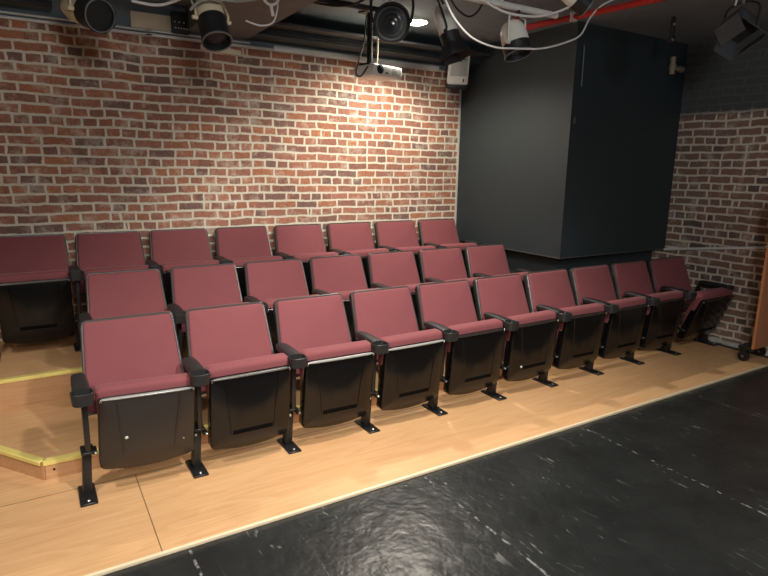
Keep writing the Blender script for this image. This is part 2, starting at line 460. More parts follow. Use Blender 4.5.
# plaster rubble and pipe along the foot of the right wall
b = BM()
for k in range(26):
    y = 2.60+.62*k/26+random.uniform(-.01, .01)
    box(b, (XR-.022-random.uniform(0, .012), y, .012+random.uniform(0, .022)), (random.uniform(.02, .05), random.uniform(.03, .07), random.uniform(.025, .06)),
        Matrix.Rotation(random.uniform(-.5, .5), 3, 'Z'), .004, 1)
struct('baseboard_right', b, 'plaster', 'broken white plaster along the foot of the brown brick wall')
b = BM(); bx(b, XR-.085, XR-.055, 2.38, 3.5, 0, .010); struct('trim_floor_strip', b, 'iron')

# ------------------------------------------------------------------ theatre seats
SP = .5387
HALF = SP/2
def build_seat():
    """local origin on the floor under the left standard; front is -y"""
    root = empty('theater_seat', (0, 0, 0), 'seat', 'theatre seat', 'maroon folding theatre seats')
    cx = HALF
    # back: shell, edge trim and cushion lean 21 degrees
    M_back = Matrix.Translation((cx, .165, .36)) @ Matrix.Rotation(R(-21), 4, 'X')
    Hb = .497
    out = trapezoid(.522, .474, Hb, .035, .034)
    def bow(x, z): return -.10*x*x*1.2
    bm = BM(); panel(bm, inset(out, .002), .052, .006, .012, 0, lambda x, z: bow(x, z)*.6, backrad=.012)
    bmesh.ops.transform(bm, matrix=M_back, verts=bm.verts); sh = finish('back_shell', bm, 'shell', root)
    # bead around the cushion
    bm = BM()
    ring = out; inn = inset(out, .0145)
    rings(bm, [[(x, .014, z) for x, z in ring], [(x, .000, z) for x, z in inset(out, .001)], [(x, -.004, z) for x, z in inset(out, .006)],
               [(x, -.003, z) for x, z in inset(out, .0115)], [(x, .012, z) for x, z in inn]], False, False)
    bmesh.ops.transform(bm, matrix=M_back, verts=bm.verts); tr = finish('back_trim', bm, 'piping', sh)
    bm = BM(); panel(bm, inset(out, .0125), .012, -.016, .014, .012)
    bmesh.ops.transform(bm, matrix=M_back, verts=bm.verts); finish('back_cushion', bm, 'fabric', root)
    # folded-up seat
    seat = bpy.data.objects.new('seat', None); COL.objects.link(seat); seat.parent = root
    piv = Vector((cx, .0, .20)); seat.location = piv
    A = R(2.0)
    M_seat = Matrix.Translation((.002, -.092, -.098)) @ Matrix.Rotation(A, 4, 'X')
    Hp = .446
    po = trapezoid(.452, .450, Hp, .045, .022, .030)
    def curl(x, z): return .050*max(0, (1-z/.16))**2 + .35*x*x*.25
    bm = BM(); panel(bm, po, .075, .0, .010, .004, curl, backrad=.010)
    # two shallow converging ribs
    for s in (-1, 1):
        a, c = Vector((s*.150, -.003, Hp-.02)), Vector((s*.118, -.003, .085))
        d = (c-a); rs = []
        for t in (0, .1, .9, 1):
            p = a+d*t; w = .006 if t in (.1, .9) else .002; h = .003 if t in (.1, .9) else 0
            y0 = curl(p.x, p.z)
            rs.append([(p.x-w, p.y+.004+y0, p.z), (p.x-w*.4, p.y-h+y0, p.z), (p.x+w*.4, p.y-h+y0, p.z), (p.x+w, p.y+.004+y0, p.z)])
        rings(bm, rs)
    bmesh.ops.transform(bm, matrix=M_seat, verts=bm.verts)
    pan = finish('seat_pan', bm, 'pan', seat)
    bm = BM(); rs = []
    for k in range(9):
        x = -.112+.224*k/8; y = curl(x, .115)-.0042
        rs.append([(x, y, .102), (x, y-.0012, .104), (x, y-.0012, .124), (x, y, .126), (x, y+.01, .126), (x, y+.01, .102)])
    rings(bm, rs); bmesh.ops.transform(bm, matrix=M_seat, verts=bm.verts); finish('slot', bm, 'slot', pan)
    bm = BM(); rs = []
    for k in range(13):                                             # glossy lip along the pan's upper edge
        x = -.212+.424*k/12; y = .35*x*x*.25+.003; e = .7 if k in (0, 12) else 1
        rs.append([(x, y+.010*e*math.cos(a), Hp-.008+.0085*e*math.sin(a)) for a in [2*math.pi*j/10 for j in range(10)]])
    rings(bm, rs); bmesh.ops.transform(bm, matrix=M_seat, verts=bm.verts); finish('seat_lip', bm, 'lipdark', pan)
    for s in (-1, 1):
        bm = BM(); box(bm, (s*.217, .004, Hp-.014), (.012, .012, .018), None, .003, 1)
        bmesh.ops.transform(bm, matrix=M_seat, verts=bm.verts); finish('end_cap', bm, 'bolt', pan)
    co = trapezoid(.425, .468, .405, .03, .035)
    co = [(x, z+.090) for x, z in co]
    bm = BM(); panel(bm, co, .125, .024, .026, 0.0, lambda x, z: .03*x*x, backrad=.034)
    bmesh.ops.transform(bm, matrix=M_seat, verts=bm.verts); finish('seat_cushion', bm, 'fabric', seat)
    # pivot hardware
    for s in (-1, 1):
        bm = BM(); box(bm, (s*.243, -.005, .018), (.022, .07, .02), None, .003, 1)
        br = finish('pivot_bracket', bm, 'iron', seat)
        bm = BM(); lathe(bm, [(.0075, 0), (.0075, .006), (.004, .009)], 10, Matrix.Translation((s*.240, -.043, .020)) @ Matrix.Rotation(R(90), 4, 'X'))
        finish('pivot_bolt', bm, 'bolt', br)
    def standard(x):
        bm = BM()
        box(bm, (x-.012, .035, .125), (.042, .062, .25), Matrix.Rotation(R(3.5), 3, 'Y'), .006, 2)                     # lower post
        box(bm, (x-.004, .010, .245), (.058, .10, .014), None, .003, 1)                      # collar plate
        # upper flat stanchion and the rear strut up to the back
        box(bm, (x, -.015, .400), (.026, .060, .315), Matrix.Rotation(R(4), 3, 'X'), .005, 2)
        box(bm, (x, .105, .390), (.014, .042, .33), Matrix.Rotation(R(-24), 3, 'X'), .004, 1)
        box(bm, (x, .075, .562), (.022, .17, .03), None, .004, 1)
        st = finish('standard', bm, 'iron', root)
        bm = BM(); box(bm, (x-.020, .008, .006), (.078, .205, .012), None, .003, 1)
        finish('foot_plate', bm, 'iron', st)
        for yb in (-.068, .094):
            bm = BM(); lathe(bm, [(.010, .0115), (.010, .016), (.006, .0195)], 10, Matrix.Translation((x-.020, yb, 0)))
            finish('anchor_bolt', bm, 'bolt', st)
        # armrest with cup holder at its front
        bm = BM(); rs = []
        prof = [(.150, .022, .588, .606), (.142, .030, .580, .616), (.105, .034, .578, .620), (.04, .037, .576, .620), (-.05, .040, .570, .617), (-.085, .041, .566, .613)]
        for y, w, z0, z1 in prof:
            c = (z0+z1)/2; h = (z1-z0)/2
            ring = []
            for k in range(16):
                a = 2*math.pi*k/16
                ca, sa = math.cos(a), math.sin(a)
                ring.append((x+w*math.copysign(abs(ca)**.5, ca), y, c+h*math.copysign(abs(sa)**.5, sa)))
            rs.append(ring)
        rings(bm, rs); ar = finish('armrest', bm, 'arm', root, (-.008, 0, -.012))
        bm = BM(); n = 28
        def sq(r, ry, z, p=.62):
            return [(x+r*math.copysign(abs(math.cos(2*math.pi*k/n))**p, math.cos(2*math.pi*k/n)),
                     -.118+ry*math.copysign(abs(math.sin(2*math.pi*k/n))**p, math.sin(2*math.pi*k/n)), z) for k in range(n)]
        rings(bm, [sq(.040, .038, .548), sq(.045, .043, .551), sq(.0495, .0475, .600), sq(.0495, .0475, .606), sq(.046, .044, .609), sq(.043, .041, .607),
                   sq(.040, .038, .595), sq(.036, .034, .562)])
        finish('cup_holder', bm, 'arm', ar)
        return st
    standard(0.0)
    return root, standard

seat0, add_standard = build_seat()
PARTS_LAST = None
ORD = ['leftmost', 'second from the left', 'third from the left', 'fourth from the left', 'fifth from the left', 'sixth from the left',
       'seventh from the left', 'eighth from the left', 'ninth from the left', 'rightmost']
def row_labels(n, where):
    L = []
    for i in range(n):
        if i == n-1: o = 'rightmost'
        else: o = ORD[i]
        L.append('maroon folding theatre seat, %s in the %s' % (o, where))
    return L
rows = [   # count, x of first standard, y shift, z, name, group
    (10, .133, 0.0, 0.0, 'front row', 'front row of theatre seats'),
    (7, .236, .900, T2, 'middle row', 'middle row of theatre seats'),
    (8, -.297, 1.704, T3, 'top row against the brick wall', 'top row of theatre seats'),
]
special = {
    (0, 0): 'leftmost front-row maroon theatre seat, its underside plain with a pale round sticker',
    (0, 5): 'sixth maroon theatre seat from the left in the front row, white dot on its underside',
    (0, 9): 'front-row maroon theatre seat at the brown brick wall, folded less upright than the others',
    (1, 6): 'maroon theatre seat at the bulkhead end of the middle row, rightmost there',
    (2, 0): 'maroon theatre seat above the aisle steps, leftmost of the top row',
    (2, 7): 'maroon theatre seat at the bulkhead end of the top row, last along the red brick',
}
seats = {}
for r, (n, x0, dy, z, nm, grp) in enumerate(rows):
    labs = row_labels(n, nm)
    for i in range(n):
        o = seat0 if (r == 0 and i == 0) else copy_tree(seat0)
        o.location = (x0+i*SP, 3.0+dy, z)
        o['label'] = special.get((r, i), labs[i]); o['group'] = grp; o['category'] = 'theatre seat'
        seats[(r, i)] = o
# the outer standard and armrest at each row's right end belong to its last seat
def kids(o, base): return [c for c in o.children if c.name.split('.')[0] == base]
for r, i in ((0, 9), (1, 6), (2, 7)):
    o = seats[(r, i)]
    for base in ('standard', 'armrest'):
        src = kids(o, base)[0]
        c = copy_tree(src, o); c.location = src.location+Vector((SP, 0, 0))
# seats do not all fold up to the same angle
for (r, i), o in seats.items():
    s = kids(o, 'seat')[0]
    s.rotation_euler = (R(random.uniform(-1.0, 1.2)), R(random.uniform(-.7, .7)), 0)
s = kids(seats[(0, 9)], 'seat')[0]; s.rotation_euler = (R(14), 0, 0); s.location.x += .05
seats[(0, 9)].scale = (1.14, 1, 1)
kids(seats[(0, 0)], 'seat')[0].rotation_euler = (0, R(2.2), 0)
# glare on a few worn seat lips, painted in as pale grey
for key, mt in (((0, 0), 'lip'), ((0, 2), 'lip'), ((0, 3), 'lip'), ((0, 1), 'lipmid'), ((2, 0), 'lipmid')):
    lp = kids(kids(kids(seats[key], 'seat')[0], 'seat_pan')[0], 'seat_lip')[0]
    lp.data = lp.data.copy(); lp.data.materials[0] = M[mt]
    if mt == 'lip': lp['label'] = 'worn upper edge of the seat underside, glare painted in pale grey'
# first seat has no slot but a sticker and a screw; sixth a white dot
s = kids(seats[(0, 0)], 'seat')[0]
pan = kids(s, 'seat_pan')[0]
for c in kids(pan, 'slot'): bpy.data.objects.remove(c)
def dot(seat_root, x, z, r, mat, label):
    s = kids(seat_root, 'seat')[0]; pan = kids(s, 'seat_pan')[0]
    A = R(2.0); Ms = Matrix.Translation((.002, -.092, -.098)) @ Matrix.Rotation(A, 4, 'X')
    bm = BM(); y = .050*max(0, (1-z/.16))**2 + .35*x*x*.25
    lathe(bm, [(r, 0), (r, .004), (r*.7, .0055)], 12, Matrix.Translation((x, y-.001, z)) @ Matrix.Rotation(R(90), 4, 'X'))
    bmesh.ops.transform(bm, matrix=Ms, verts=bm.verts)
    o = finish('sticker', bm, mat, pan); o['label'] = label
dot(seats[(0, 0)], -.107, .205, .008, 'sticker', 'small pale sticker')
dot(seats[(0, 0)], .165, .14, .005, 'bolt', 'small screw head')
dot(seats[(0, 5)], -.13, .125, .009, 'sticker', 'small white sticker')
pan.data = pan.data.copy(); pan.data.materials[0] = M['panworn']; kids(seats[(0, 0)], 'seat')[0].scale = (1, 1, .904); kids(seats[(0, 0)], 'seat')[0].location.z += .017

# ------------------------------------------------------------------ fixtures overhead
def aim(d): return Vector(d).normalized().to_track_quat('-Z', 'Y')
def world_to(o, p): return (o.rotation_quaternion.to_matrix().to_4x4().inverted()) @ (Vector(p)-o.location)
def par_can(name, loc, d, label, body, r=.085, hang=None, group=None, hb=.15, lb=.13, flange=True, cat='stage light', yoke='white'):
    """light points along d; housing behind, black barrel in front"""
    q = aim(d)
    o = empty(name, loc, label, cat, group, q)
    bm = BM(); lathe(bm, [(.012, hb), (r*.42, hb*.97), (r*.70, hb*.86), (r*.88, hb*.62), (r*.95, hb*.3), (r*.95, -.002)], 28)
    finish('housing', bm, body, o)
    bm = BM(); lathe(bm, [(r*.90, .004), (r, 0), (r, -.02), (r*.985, -.025), (r*.985, -lb*.9), (r*1.04, -lb*.9), (r*1.04, -lb), (r*.9, -lb), (r*.88, -lb+.03)], 28, None, False, True)
    ba = finish('barrel', bm, 'can', o)
    if flange:
        bm = BM(); lathe(bm, [(r*1.16, -lb*.93), (r*1.16, -lb*1.03), (r*.92, -lb*1.03)], 8, Matrix.Rotation(R(22.5), 4, 'Z'), True, False)
        finish('gel_frame', bm, 'can', ba, None, 20)
    bm = BM(); lathe(bm, [(r*1.045, -lb+.004), (r*1.05, -lb-.004), (r*.97, -lb-.005), (r*.97, -lb+.002)], 28, None, False, False); finish('front_ring', bm, 'ring', ba)
    bm = BM(); lathe(bm, [(r*.88, -lb+.031), (r*.6, -lb+.020), (r*.2, -lb+.014), (.001, -lb+.013)], 24)
    finish('lens', bm, 'lens', o)
    # yoke: flat strap from each side up to the clamp above
    loc = Vector(loc); hang = Vector(hang) if hang else loc+Vector((0, 0, .2))
    side = Vector(d).normalized().cross(Vector((0, 0, 1)))
    side = side.normalized() if side.length > .05 else Vector((1, 0, 0))
    bm = BM()
    pts = [loc-side*(r+.012), loc-side*(r+.014)+Vector((0, 0, .05)), hang-side*(r+.012)-Vector((0, 0, .045)), hang-side*(r-.015)-Vector((0, 0, .03)),
           hang+side*(r-.015)-Vector((0, 0, .03)), hang+side*(r+.012)-Vector((0, 0, .045)), loc+side*(r+.014)+Vector((0, 0, .05)), loc+side*(r+.012)]
    tube(bm, [world_to(o, p) for p in pts], .0065, 8, 4)
    y = finish('yoke', bm, yoke, o)
    for s in (-1, 1):
        p0 = world_to(o, loc+side*s*(r-.002)); p1 = world_to(o, loc+side*s*(r+.032))
        bm = BM(); tube(bm, [p0, p1], .012, 10); finish('knob', bm, yoke, y)
    bm = BM(); tube(bm, [world_to(o, hang-Vector((0, 0, .035))), world_to(o, hang+Vector((0, 0, .01)))], .014, 10)
    finish('clamp', bm, 'iron', y)
    return o
# pipes the lights hang from
def pipe(name, pts, r, mat, label, cat='pipe', parent=None, n=14, sub=1):
    bm = BM(); tube(bm, pts, r, n, sub)
    o = finish(name, bm, mat); return tag(o, label, cat)
pipe('lighting_pipe', [(1.0, 3.0, 2.668), (3.17, 3.0, 2.668)], .021, 'silver', 'pale metal lighting pipe crossing above the front rows, cables on it')
pipe('lighting_pipe', [(-1.2, 4.02, 2.80), (2.6, 4.02, 2.80)], .021, 'can', 'black lighting pipe near the back wall holding the two left spotlights')
par_can('stage_spotlight', (.40, 4.06, 2.515), (.38, -.88, -.28), 'round-faced black spotlight with cream housing, farthest left under the ceiling', 'cream', .088, (.40, 4.02, 2.78), hb=.24, yoke='cream')
par_can('stage_spotlight', (1.045, 3.76, 2.50), (.05, -.45, -.85), 'cream-topped black spotlight pointing down, second from the left above the brick', 'cream', .088, (1.045, 4.00, 2.78), hb=.17, lb=.15, flange=False, yoke='cream')
par_can('stage_spotlight', (2.60, 3.44, 2.56), (.22, -.28, -.90), 'white-backed spotlight with flared black hood beside the wall speaker', 'white', .07, (2.55, 3.5, 2.84), hb=.20, lb=.09, yoke='can')
par_can('stage_spotlight', (2.82, 3.0, 2.445), (.10, -.32, -.92), 'white domed spotlight with black lower half hanging under the pale pipe', 'white', .092, (2.82, 3.0, 2.645), hb=.155, lb=.07, flange=False)
par_can('stage_spotlight', (3.22, 2.88, 2.76), (.75, -.35, -.50), 'white spotlight at the top edge above the red pipe', 'white', .07, (3.12, 2.98, 2.87), hb=.14, lb=.09, flange=False)
# flared hood on the third light
hood = [o for o in bpy.data.objects if o.get('label', '').startswith('white-backed')][0]
bm = BM(); lathe(bm, [(.075, -.07), (.135, -.17), (.133, -.172), (.07, -.075)], 6); finish('hood', bm, 'can', hood, None, 20)

# round black speaker-like lamp seen face on, beside the lit downlight
q = aim((-.52, -.84, -.10)); o = empty('stage_flood', (2.15, 3.47, 2.575), 'big round black flood lamp seen face on beside the lit downlight', 'stage light', None, q)
bm = BM(); lathe(bm, [(.05, .17), (.09, .165), (.115, .10), (.124, .02), (.124, -.03), (.118, -.036), (.108, -.030), (.104, 0.0), (.001, .01)], 32); finish('housing', bm, 'can', o)
bm = BM()
for rr in (.092, .066, .040):
    lathe(bm, [(rr, .002), (rr, -.010), (rr-.012, -.012), (rr-.014, .002)], 32)
lathe(bm, [(.020, .002), (.018, -.012), (.001, -.014)], 20)
finish('lens', bm, 'lens', o)
bm = BM(); tube(bm, [world_to(o, p) for p in ((2.04, 3.53, 2.575), (2.03, 3.54, 2.70), (2.07, 3.51, 2.75), (2.22, 3.42, 2.75), (2.27, 3.40, 2.70), (2.26, 3.41, 2.575))], .009, 8, 4)
y = finish('yoke', bm, 'can', o)
bm = BM(); tube(bm, [world_to(o, p) for p in ((2.15, 3.47, 2.74), (2.15, 3.47, 2.88))], .014, 10); finish('clamp', bm, 'iron', y)

# barn-door flood at far right
q = aim((-.45, -.40, -.80)) @ Quaternion((0, 0, 1), R(38)); o = empty('barn_door_light', (4.38, 2.42, 2.63), 'black square barn-door light tilted below the dark ceiling at far right', 'stage light', None, q)
bm = BM(); box(bm, (0, 0, .04), (.17, .17, .12), None, .012, 2); finish('housing', bm, 'greycan', o)
for k, (dx, dy) in enumerate(((1, 0), (-1, 0), (0, 1), (0, -1))):
    bm = BM(); mrot = Matrix.Rotation(R(28)*(dx if dx else -dy)*(-1 if dx else 1)*-1, 3, 'Y' if dx else 'X')
    box(bm, (dx*.11, dy*.11, -.075), (.006 if dx else .18, .18 if dx else .006, .13), mrot, .001, 1)
    finish('barn_door', bm, 'greycan', o)
bm = BM(); box(bm, (0, 0, -.022), (.15, .15, .006), None, .002, 1); finish('lens', bm, 'lens', o)
bm = BM(); tube(bm, [world_to(o, p) for p in ((4.38, 2.53, 2.64), (4.38, 2.53, 2.77), (4.38, 2.42, 2.81), (4.38, 2.31, 2.77), (4.38, 2.31, 2.64))], .007, 8, 4)
y = finish('yoke', bm, 'can', o)
bm = BM(); tube(bm, [world_to(o, p) for p in ((4.38, 2.42, 2.80), (4.38, 2.42, 2.88))], .013, 10); finish('clamp', bm, 'bolt', y)

# lit recessed downlight
o = empty('ceiling_downlight', (2.98, 4.40, ZC), 'lit white downlight on the ceiling, the only glowing lamp', 'ceiling light')
bm = BM(); lathe(bm, [(.105, 0), (.105, -.012), (.092, -.018), (.084, -.012), (.084, -.002)], 28, None, True, False); finish('rim', bm, 'white', o)
bm = BM(); lathe(bm, [(.082, -.003), (.082, -.018), (.045, -.032), (.001, -.036)], 28); finish('bulb_face', bm, 'lamp', o)

# projector on its drop pole
o = empty('projector', (2.60, 4.40, 2.42), 'white projector hanging from a black ceiling pole in front of the brick', 'projector')
o.rotation_mode = 'QUATERNION'; o.rotation_quaternion = Quaternion((0, 0, 1), R(14))
bm = BM(); box(bm, (0, 0, 0), (.34, .24, .088), None, .014, 3); cs = finish('casing', bm, 'white', o)
bm = BM(); lathe(bm, [(.036, 0), (.036, .010), (.030, .012)], 24, Matrix.Translation((-.095, -.117, .006)) @ Matrix.Rotation(R(90), 4, 'X')); ln = finish('lens_ring', bm, 'can', o)
bm = BM(); lathe(bm, [(.022, .008), (.020, .016), (.01, .020), (.001, .021)], 20, Matrix.Translation((-.095, -.117, .006)) @ Matrix.Rotation(R(90), 4, 'X')); finish('lens', bm, 'lens', ln)
bm = BM()
for k in range(9): bx(bm, .045+k*.0125, .052+k*.0125, -.1215, -.118, -.028, .030)
finish('vent_grille', bm, plain('grey_vent', (.42, .40, .36, 1), .5), o)
bm = BM(); bx(bm, -.035, .0, -.1215, -.117, -.022, -.010, .001); finish('badge', bm, 'can', o)
bm = BM(); tube(bm, [(-.10, 0, .04), (-.10, 0, .457)], .024, 16); box(bm, (-.10, 0, .05), (.12, .12, .014), None, .003, 1); box(bm, (-.10, 0, .452), (.14, .14, .014), None, .003, 1)
finish('drop_pole', bm, 'can', o)
def cable(name, pts, r, mat, label, cat='cable', sub=8):
    bm = BM(); tube(bm, pts, r, 8, sub); o = finish(name, bm, mat); return tag(o, label, cat)
cable('cable_loop', [(2.46, 4.36, 2.84), (2.42, 4.33, 2.62), (2.36, 4.30, 2.48), (2.335, 4.30, 2.38), (2.37, 4.28, 2.36), (2.44, 4.30, 2.44)], .006, 'cabb', 'black cable looping beside the projector lens')
cable('cable_loop', [(2.575, 4.37, 2.86), (2.57, 4.365, 2.72), (2.575, 4.37, 2.58), (2.565, 4.365, 2.48)], .007, 'beige', 'beige cable running down the projector pole')

# wall speaker in the corner
o = empty('wall_speaker', (3.87, 4.96, 2.64), 'white loudspeaker high in the corner where brick meets black bulkhead', 'speaker')
o.rotation_mode = 'QUATERNION'; o.rotation_quaternion = Quaternion((0, 0, 1), R(-24)) @ Quaternion((1, 0, 0), R(12))
bm = BM(); rings(bm, [[(x*s, y, z) for x, y, z in ((-.11, -.08, -.15), (.11, -.08, -.15), (.11, -.08, .16), (-.11, -.08, .16))] if s == 1 else
                      [(x*s, .11, z*.85) for x, y, z in ((-.11, 0, -.15), (.11, 0, -.15), (.11, 0, .16), (-.11, 0, .16))] for s in (1, .7)])
bmesh.ops.bevel(bm, geom=bm.edges[:], offset=.014, segments=2, affect='EDGES')
finish('cabinet', bm, 'white', o)
bm = BM(); box(bm, (0, -.02, -.165), (.20, .13, .045), None, .012, 2); finish('bracket', bm, 'can', o)
bm = BM(); bx(bm, -.085, .085, -.0835, -.079, -.06, .135, .002); finish('grille', bm, plain('pale_grille', (.55, .54, .5, 1), .6, bump=.5, bscale=500), o)
bm = BM(); bx(bm, .05, .062, -.0845, -.079, -.115, -.085, .001); finish('badge', bm, 'can', o)
bm = BM(); tube(bm, [(0, .10, .0), (-.02, .17, .02)], .02, 10); finish('wall_arm', bm, 'can', o)

# red sprinkler pipe
o = empty('sprinkler_pipe', (3.5, 3.6, 2.752), 'red sprinkler pipe under the black ceiling', 'pipe')
bm = BM(); tube(bm, [(0, .08, 0), (.20, -1.5, 0), (.31, -2.4, 0)], .022, 14, 1); finish('pipe', bm, 'red', o)
bm = BM(); tube(bm, [(-.001, .075, -.002), (-.012, .11, .03), (-.013, .115, .128)], .0225, 14, 4); finish('elbow', bm, 'red', o)
bm = BM(); tube(bm, [(.063, -.40, -.03), (.063, -.40, .03)], .0275, 12, 1); tube(bm, [(.063, -.40, .02), (.063, -.40, .128)], .006, 8, 1); finish('hanger', bm, 'silver', o)

# white cables drooping across
cable('drooping_cable', [(2.22, 3.0, 2.645), (2.30, 2.99, 2.53), (2.432, 2.98, 2.437), (2.598, 2.96, 2.398), (2.727, 2.90, 2.394), (2.948, 2.89, 2.418), (3.20, 2.92, 2.49), (3.369, 2.95, 2.564), (3.507, 3.0, 2.70), (3.622, 3.0, 2.80), (3.80, 3.0, 2.88)],
      .006, 'cabw', 'long white cable drooping below the pale pipe towards the red pipe')
cable('drooping_cable', [(2.45, 2.97, 2.68), (2.56, 2.96, 2.635), (2.71, 2.955, 2.609), (2.929, 2.95, 2.62), (3.08, 2.93, 2.66), (3.20, 2.92, 2.71)], .0075, 'cabw', 'short white cable sagging just under the pale pipe')
cable('drooping_cable', [(.62, 3.9, 2.575), (.78, 3.92, 2.58), (.95, 3.95, 2.66), (1.1, 3.97, 2.72), (1.2, 4.0, 2.79)], .0085, 'cabw', 'white cable strung between the two left spotlights')
cable('drooping_cable', [(.9, 3.68, 2.52), (.98, 3.64, 2.58), (1.2, 3.62, 2.60), (1.4, 3.65, 2.68), (1.5, 3.7, 2.80)], .008, plain('grey_cable', (.35, .35, .33, 1), .5), 'grey cable crossing the cream-topped spotlight')
cable('drooping_cable', [(1.25, 3.74, 2.52), (1.34, 3.72, 2.50), (1.42, 3.72, 2.53), (1.46, 3.74, 2.62), (1.47, 3.76, 2.715)], .0055, 'cabw', 'thin white cable hanging right of the cream-topped spotlight')
cable('cable_splitter', [(1.335, 3.7, 2.75), (1.35, 3.7, 2.66), (1.40, 3.7, 2.625), (1.45, 3.7, 2.66), (1.455, 3.7, 2.75)], .009, 'cabw', 'white Y-shaped cable splitter under the grey soffit')
bm = BM(); tube(bm, [(1.40, 3.7, 2.628), (1.41, 3.69, 2.56)], .011, 8, 1); s = finish('plug', bm, 'cabw', bpy.data.objects['cable_splitter'])
# coiled leads clipped on the pale pipe
rng = random.Random(3)
for k in range(3):
    x = 2.40+k*.11
    pts = [(x+.05*math.cos(a)+.012*rng.uniform(-1, 1), 3.0+.03*math.sin(a)-.012, 2.675+.032*math.sin(a*1.0)+.01*rng.uniform(-1, 1)) for a in [2*math.pi*j/7*1.0 for j in range(9)]]
    cable('cable_coil', pts, .006, 'cabw', ['white cable coil at the left of the pale pipe', 'middle white cable coil on the pale pipe', 'white cable coil nearest the domed spotlight on the pale pipe'][k])
cable('ceiling_cable', [(1.74, 4.2, 2.86), (1.85, 4.1, 2.80), (2.0, 4.0, 2.77), (2.15, 3.95, 2.80), (2.25, 3.9, 2.87)], .008, 'cabb', 'black cable slung under the ceiling left of the projector pole')
cable('ceiling_cable', [(3.0, 3.55, 2.87), (2.9, 3.5, 2.76), (2.78, 3.46, 2.70), (2.66, 3.45, 2.74), (2.60, 3.46, 2.82)], .007, 'cabb', 'black cable drooping between the white-backed spotlight and ceiling')
bm = BM(); box(bm, (1.50, YB-.015, 2.592), (.34, .03, .045), Matrix.Rotation(R(3), 3, 'Y'), .003, 1); o = finish('timber_offcut', bm, 'beige'); tag(o, 'pale timber offcut on the brick top under the grey-brown beam', 'board')
cable('hanging_strap', [(4.05, 2.28, 2.875), (4.03, 2.27, 2.78), (4.0, 2.26, 2.70)], .006, 'cabw', 'short white strap hanging from the dark ceiling at right', 'strap')

# clamps and bits at the bulkhead
o = empty('pipe_stub', (5.43, 3.60, 2.63), 'weathered pipe stub with a tee at the bulkhead corner', 'pipe')
bm = BM(); tube(bm, [(0, 0, .10), (0, 0, -.06)], .026, 12, 1); tube(bm, [(0, 0, 0), (.14, -.0, .0)], .022, 12, 1); finish('tee', bm, 'rust', o)
bm = BM(); tube(bm, [(0, 0, .03), (0, 0, -.02)], .034, 12, 1); tube(bm, [(.11, 0, 0), (.16, 0, 0)], .031, 12, 1); finish('collar', bm, 'rust', o)
bm = BM(); tube(bm, [(4.19, BY0-.012, 2.36), (4.188, BY0-.012, 2.66), (4.18, BY0-.012, 2.70)], .010, 10, 2); o = finish('wall_rod', bm, plain('grey_rod', (.10, .105, .115, 1), .4, .3)); tag(o, 'grey rod fixed down the corner of the black bulkhead', 'rod')
bm = BM(); box(bm, (4.135, BY0-.010, 2.075), (.028, .02, .055), None, .006, 2); o = finish('wall_hook', bm, plain('grey_hook', (.12, .13, .14, 1), .35, .4)); tag(o, 'small grey hook on the black bulkhead below the rod', 'hook')
o = empty('pipe_clamp', (4.62, 3.1, 2.88), 'small black clamp with silver bolts hanging from the dark ceiling', 'clamp')
bm = BM(); box(bm, (0, 0, -.09), (.03, .03, .18), None, .005, 1); box(bm, (0, 0, -.18), (.05, .045, .05), None, .008, 2); finish('hook', bm, 'can', o)
bm = BM(); lathe(bm, [(.012, 0), (.012, .012), (.006, .016)], 10, Matrix.Translation((-.02, -.024, -.18)) @ Matrix.Rotation(R(90), 4, 'X')); lathe(bm, [(.012, 0), (.012, .012), (.006, .016)], 10, Matrix.Translation((-.01, -.016, -.06)) @ Matrix.Rotation(R(90), 4, 'X')); finish('bolt', bm, 'bolt', o)

# raceway ledge along the top of the brick, ducts and soffit
b = BM(); bx(b, XL, .95, YB-.05, YB-.012, 2.628, 2.648, .004); bx(b, XL, .95, YB-.045, YB-.012, 2.662, 2.678, .004); bx(b, .9, 2.0, YB-.05, YB-.012, 2.630, 2.652, .004); bx(b, .9, 1.75, YB-.045, YB-.012, 2.664, 2.680, .004)
bx(b, 1.95, 3.75, YB-.07, YB-.012, 2.628, 2.676, .006)
struct('trim_raceway', b, 'silver', 'pale metal raceway along the top of the red brick')
b = BM(); bx(b, 1.22, 1.72, 2.2, YB-.015, 2.70, ZC); struct('trim_soffit', b, 'soffit', 'grey-brown boxed beam running out from the back wall')
b = BM(); bx(b, 1.72, BX0, 4.86, YB-.015, 2.70, 2.80); struct('trim_duct', b, 'black')
b = BM(); bx(b, 1.72, BX0, 4.70, 4.86, 2.755, 2.775); bx(b, 1.9, 3.9, 4.84, 4.857, 2.715, 2.722); struct('trim_duct_lip', b, plain('dark_lip', (.05, .05, .052, 1), .45))
o = finish('timber_board', (lambda m: (bx(m, .80, 1.10, YB-.035, YB-.016, 2.682, 2.80, .002), m)[1])(BM()), 'beige'); tag(o, 'bare pale timber board on the black wall top between the left spotlights', 'board')
o = empty('power_distribution_box', (1.165, YB-.06, 2.75), 'black power box with small white marks beside the timber board', 'power box')
bm = BM(); box(bm, (0, 0, 0), (.13, .08, .16), None, .006, 2); finish('casing', bm, 'can', o)
bm = BM()
for k in range(5): box(bm, (-.045+k*.022, -.041, -.045), (.010, .003, .007)); 
for k in range(3): box(bm, (-.05+k*.035, -.041, .0), (.012, .003, .006))
finish('indicator_row', bm, 'white', o)['kind'] = 'stuff'
b = BM(); tube(b, [(XL, 2.5, 2.66), (1.65, 2.5, 2.66)], .06, 16, 1); struct('trim_shade_bar', b, 'can', 'unseen black bar added under the ceiling to shade the brick')  # added out of view to cast a soft dark band on the brick
b = BM(); bx(b, XL, .26, 4.90, 4.96, 2.695, 2.74, .004); o = finish('track_bar', b, 'can'); tag(o, 'dark metal bar near the ceiling at upper left', 'bar')
